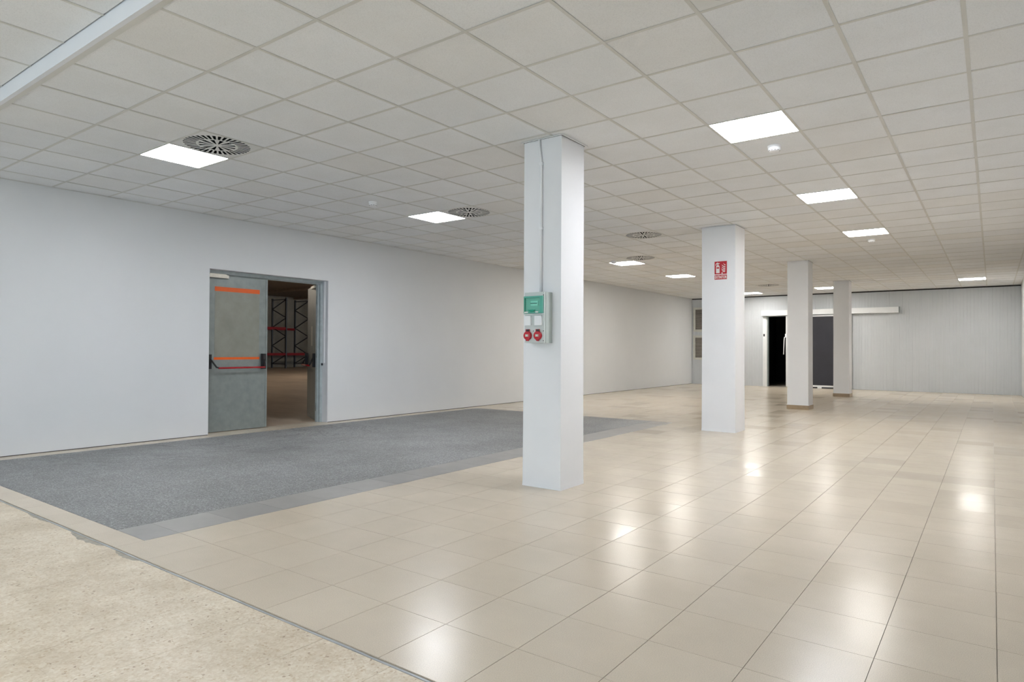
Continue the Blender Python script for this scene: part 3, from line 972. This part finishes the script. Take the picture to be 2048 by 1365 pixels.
def flame(x, z, w, rise, th):
    """one tongue: a tapered stroke, pointed at its upper left"""
    bm = bmesh.new()
    rows = []
    for k in range(8):
        t_ = k / 7
        px = x + w * t_
        pz = z + rise * (1 - t_) ** 1.8 + 0.010 * t_ ** 3
        h = th * (0.15 + 0.85 * math.sin(math.pi * min(1.0, 0.10 + 0.62 * t_)))
        rows.append([bm.verts.new((px, y, pz + d * h / 2)) for y in (-0.0052, -0.004) for d in (-1, 1)])
    for a, b in zip(rows, rows[1:]):
        bm.faces.new((a[0], b[0], b[1], a[1]))
        bm.faces.new((a[2], a[3], b[3], b[2]))
        bm.faces.new((a[1], b[1], b[3], a[3]))
        bm.faces.new((a[0], a[2], b[2], b[0]))
    for r_ in (rows[0], rows[-1]):
        bm.faces.new((r_[0], r_[1], r_[3], r_[2]))
    obj('flame', finish(bm, 'flame'), M['sign_white'], sg)
for fx, fz, fw, fr_ in ((0.114, 0.112, 0.050, 0.026), (0.106, 0.134, 0.060, 0.030), (0.112, 0.158, 0.056, 0.034), (0.112, 0.184, 0.056, 0.040), (0.138, 0.212, 0.030, 0.036)):
    flame(fx, fz, fw, fr_, 0.014)
bm = bmesh.new()
bm_lathe(bm, [(0.010, 0.0), (0.010, -0.0012)], 14, 'y', (0.118, -0.004, 0.098))
obj('ember', finish(bm, 'ember'), M['sign_white'], sg)
cu = bpy.data.curves.new('word', 'FONT')
cu.body = 'EXTINTOR'
cu.size = 0.052
cu.extrude = 0.0006
cu.offset = 0.0012
cu.align_x = 'CENTER'
to = bpy.data.objects.new('word_tmp', cu)
COL.objects.link(to)
bpy.context.view_layer.update()
me = bpy.data.meshes.new_from_object(to.evaluated_get(bpy.context.evaluated_depsgraph_get()))
bpy.data.objects.remove(to)
xs = [v.co.x for v in me.vertices]
sc = (sw_ - 0.018) / (max(xs) - min(xs))
for v in me.vertices:
    v.co = Vector((v.co.x * sc, -v.co.z, v.co.y * 1.15))
me.name = 'lettering'
me.materials.clear()
wo = obj('lettering', me, M['sign_white'], sg, (sw_ / 2, -0.0045, 0.017))
wo['label'] = 'white lettering EXTINTOR'

# ------------------------------------------------------------------ steel double door in the left wall
d1 = thing('door_1', (XL, DY0, 0), label='galvanised steel double door, left leaf shut and right leaf open to the dark hall', kind='structure')
def b1(name, lst, mat, par=d1, bev=0.0):
    return boxes(name, [(a - XL, b - XL, c - DY0, d - DY0, e, f) for a, b, c, d, e, f in lst], mat, par, bev)
XF0, XF1 = XL - 0.245, XL - 0.140
b1('jamb_lining', [(XF1, XL - 0.001, DY1 - 0.006, DY1, 0, DZ)], M['jamb'])
b1('jamb_lining', [(XF1, XL - 0.001, DY0, DY0 + 0.006, 0, DZ)], M['jamb'])
b1('jamb_lining', [(XF1, XL - 0.001, DY0 + 0.006, DY1 - 0.006, DZ - 0.006, DZ)], M['jamb'])
b1('door_frame', [(XF0, XF1, DY1 - 0.050, DY1, 0, DZ), (XF0, XF1 - 0.055, DY1 - 0.065, DY1 - 0.05, 0, DZ - 0.05)], M['galv_frame'], bev=0.003)
b1('door_frame', [(XF0, XF1, DY0, DY0 + 0.050, 0, DZ)], M['galv_frame'], bev=0.003)
b1('door_frame', [(XF0, XF1, DY0 + 0.05, DY1 - 0.05, DZ - 0.050, DZ), (XF0, XF1 - 0.055, DY0 + 0.05, DY1 - 0.065, DZ - 0.062, DZ - 0.05)], M['galv_frame'], bev=0.003)
b1('cable_duct', [(XF1 + 0.045, XF1 + 0.065, DY1 - 0.016, DY1 - 0.006, 0.99, DZ - 0.01)], M['white_plastic'])
b1('door_stop', [(XF1 - 0.002, XF1 + 0.02, DY1 - 0.03, DY1 - 0.006, 0.95, 0.985)], M['black'], bev=0.003)
def door_leaf(width, with_front, lab):
    """hinge at the origin, leaf along +y, room side at x = 0 facing +x"""
    lf = boxes('leaf', [(-0.052, 0.0, 0.0, width, 0.008, 2.312)], M['galv'], None, 0.003)
    lf['label'] = lab
    return lf
LW = 0.985
# left leaf, shut
ll = door_leaf(LW, True, 'shut left leaf with two orange stripes and a red push bar')
ll.parent = d1
XLEAF = XL - 0.195
ll.location = (XLEAF - XL, 0.052, 0)
y_of = DY0 + 0.052
boxes('meeting_edge', [(0.0005, 0.005, LW - 0.018, LW + 0.012, 0.01, 2.310)], M['galv'], ll, 0.001)
boxes('bare_plate', [(0.0003, 0.0016, 5.048 - y_of, 5.765 - y_of, 1.095, 2.075)], M['door_plate'], ll)
boxes('orange_stripe', [(0.0004, 0.0028, 5.046 - y_of, 5.768 - y_of, 2.070, 2.135)], M['orange'], ll)
boxes('orange_stripe', [(0.0004, 0.0028, 5.040 - y_of, 5.772 - y_of, 1.062, 1.098)], M['orange'], ll)
boxes('door_closer', [(0.0005, 0.055, 0.03, 0.325, 2.262, 2.306)], M['closer'], ll, 0.004)
boxes('closer_arm', [(0.012, 0.045, 0.04, 0.30, 2.306, 2.322)], M['closer'], ll, 0.002)
def push_bar(par, y0, y1):
    bm = bmesh.new()
    bm_bar(bm, (0.030, y1 + 0.0, 0.915), (0.030, y1 + 0.0, 1.150), 0.055, 0.06)
    h = finish(bm, 'latch_housing', 0.012, 3)
    obj('latch_housing', h, M['black'], par)
    bm = bmesh.new()
    bm_bar(bm, (0.024, y0 - 0.092, 0.93), (0.024, y0 - 0.092, 1.140), 0.045, 0.04)
    obj('hinge_housing', finish(bm, 'hinge_housing', 0.010, 3), M['black'], par)
    bm = bmesh.new()
    bm_tube(bm, [(0.035, y0 - 0.090, 1.08), (0.070, y0 - 0.060, 1.02), (0.098, y0 - 0.025, 0.955), (0.105, y0 + 0.02, 0.942)], 0.013, 8)
    obj('bar_arm', finish(bm, 'bar_arm', smooth=True), M['black'], par)
    bm = bmesh.new()
    bm_tube(bm, [(0.045, y1, 1.07), (0.075, y1 - 0.002, 1.01), (0.100, y1 - 0.01, 0.955), (0.105, y1 - 0.03, 0.942)], 0.013, 8)
    obj('bar_arm', finish(bm, 'bar_arm', smooth=True), M['black'], par)
    bm = bmesh.new()
    bm_tube(bm, [(0.105, y0, 0.942), (0.105, y1 - 0.02, 0.942)], 0.014, 12)
    obj('push_bar', finish(bm, 'push_bar', smooth=True), M['red_bar'], par)
push_bar(ll, 5.055 - y_of, 5.825 - y_of)
# right leaf, swung open into the hall (mirrored: built along -y from its hinge)
rl = boxes('leaf', [(-0.052, 0.0, -LW, 0.0, 0.008, 2.312)], M['door_plate'], None, 0.003)
rl['label'] = 'open right leaf seen almost edge-on, with black push bar fittings'
rl.parent = d1
rl.location = (XF0 + 0.03 - XL, DY1 - 0.055 - DY0, 0)
rl.rotation_euler = (0, 0, math.radians(-117))
def push_bar_r(par):
    for yy, nm in ((-LW + 0.07, 'latch_housing'), (-0.14, 'hinge_housing')):
        bm = bmesh.new()
        bm_bar(bm, (0.030, yy, 0.915), (0.030, yy, 1.150), 0.05, 0.05)
        obj(nm, finish(bm, nm, 0.012, 3), M['black'], par)
        bm = bmesh.new()
        bm_tube(bm, [(0.045, yy, 1.07), (0.08, yy, 1.0), (0.105, yy, 0.945)], 0.014, 8)
        obj('bar_arm', finish(bm, 'bar_arm', smooth=True), M['black'], par)
    bm = bmesh.new()
    bm_tube(bm, [(0.105, -LW + 0.07, 0.942), (0.105, -0.14, 0.942)], 0.014, 12)
    obj('push_bar', finish(bm, 'push_bar', smooth=True), M['red_bar'], par)
push_bar_r(rl)
boxes('sticker', [(0.0005, 0.0020, -0.60, -0.47, 1.28, 1.62)], M['sticker'], rl)
boxes('door_closer', [(0.0005, 0.055, -0.35, -0.05, 2.255, 2.300)], M['closer'], rl, 0.004)
for z in (0.25, 1.15, 2.05):
    bm = bmesh.new()
    bm_tube(bm, [(XF0 + 0.02 - XL, DY1 - 0.058 - DY0, z - 0.07), (XF0 + 0.02 - XL, DY1 - 0.058 - DY0, z + 0.07)], 0.011, 10)
    obj('hinge', finish(bm, 'hinge', smooth=True), M['galv'], d1)

# ------------------------------------------------------------------ dark hall beyond the door
HX = -37.2
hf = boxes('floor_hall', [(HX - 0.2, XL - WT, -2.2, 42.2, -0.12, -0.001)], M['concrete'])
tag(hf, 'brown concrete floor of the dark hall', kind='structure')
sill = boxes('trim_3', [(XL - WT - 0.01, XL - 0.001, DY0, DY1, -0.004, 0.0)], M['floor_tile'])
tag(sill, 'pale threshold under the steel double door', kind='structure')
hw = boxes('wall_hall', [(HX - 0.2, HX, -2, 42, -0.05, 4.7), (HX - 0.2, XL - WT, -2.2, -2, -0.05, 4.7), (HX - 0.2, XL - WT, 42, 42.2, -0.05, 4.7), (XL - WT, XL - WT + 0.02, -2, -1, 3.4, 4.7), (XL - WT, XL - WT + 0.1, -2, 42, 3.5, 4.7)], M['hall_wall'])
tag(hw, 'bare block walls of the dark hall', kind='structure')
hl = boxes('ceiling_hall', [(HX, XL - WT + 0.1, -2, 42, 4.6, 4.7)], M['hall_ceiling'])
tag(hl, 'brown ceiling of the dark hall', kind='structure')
for y in range(2, 42, 4):
    boxes('ceiling_joist', [(HX, XL - WT, y, y + 0.12, 4.45, 4.6)], M['hall_ceiling'], hl)
rk = thing('pallet_rack', (-36.46, 22.3, 0), label='dark pallet rack with red beams seen through the open door', cat='rack')
RX, RP = 1.45, 1.65
for q in range(4):
    y = q * RP
    for xx in (0.0, RX):
        boxes('upright', [(xx - 0.05, xx + 0.05, y - 0.04, y + 0.04, 0, 4.35)], M['rack_blue'], rk)
    nb_ = 7
    for s in range(nb_):
        z0 = 0.25 + 4.0 * s / nb_
        z1 = 0.25 + 4.0 * (s + 1) / nb_
        a, b = ((0, y, z0), (RX, y, z1)) if s % 2 == 0 else ((RX, y, z0), (0, y, z1))
        bm = bmesh.new()
        bm_bar(bm, a, b, 0.045, 0.045)
        obj('brace', finish(bm, 'brace'), M['rack_blue'], rk)
    for z in (0.25, 4.25):
        bm = bmesh.new()
        bm_bar(bm, (0, y, z), (RX, y, z), 0.045, 0.045)
        obj('brace', finish(bm, 'brace'), M['rack_blue'], rk)
for q in range(3):
    y0, y1 = q * RP + 0.04, (q + 1) * RP - 0.04
    for xx, z in ((0.0, 0.86), (RX, 0.86), (0.0, 2.45 if q < 2 else 3.4), (RX, 2.45 if q < 1 else 3.4)):
        if z > 3: continue
        boxes('beam', [(xx - 0.03, xx + 0.03, y0, y1, z - 0.07, z + 0.07)], M['rack_red'], rk)
# unseen tube lights added to brighten the hall
for y, lab in ((9.0, 'nearer'), (19.0, 'middle'), (30.0, 'farther')):
    t = thing('tube_light', (-22.0, y, 4.30), label='%s hanging tube light in the dark hall' % lab, cat='ceiling light', group='tube lights of the hall')
    boxes('housing', [(-0.08, 0.08, -0.75, 0.75, 0.03, 0.30)], M['white_metal'], t)
    bm = bmesh.new()
    bm_tube(bm, [(0, -0.72, 0.0), (0, 0.72, 0.0)], 0.02, 10)
    obj('tube', finish(bm, 'tube'), M['tube'], t)
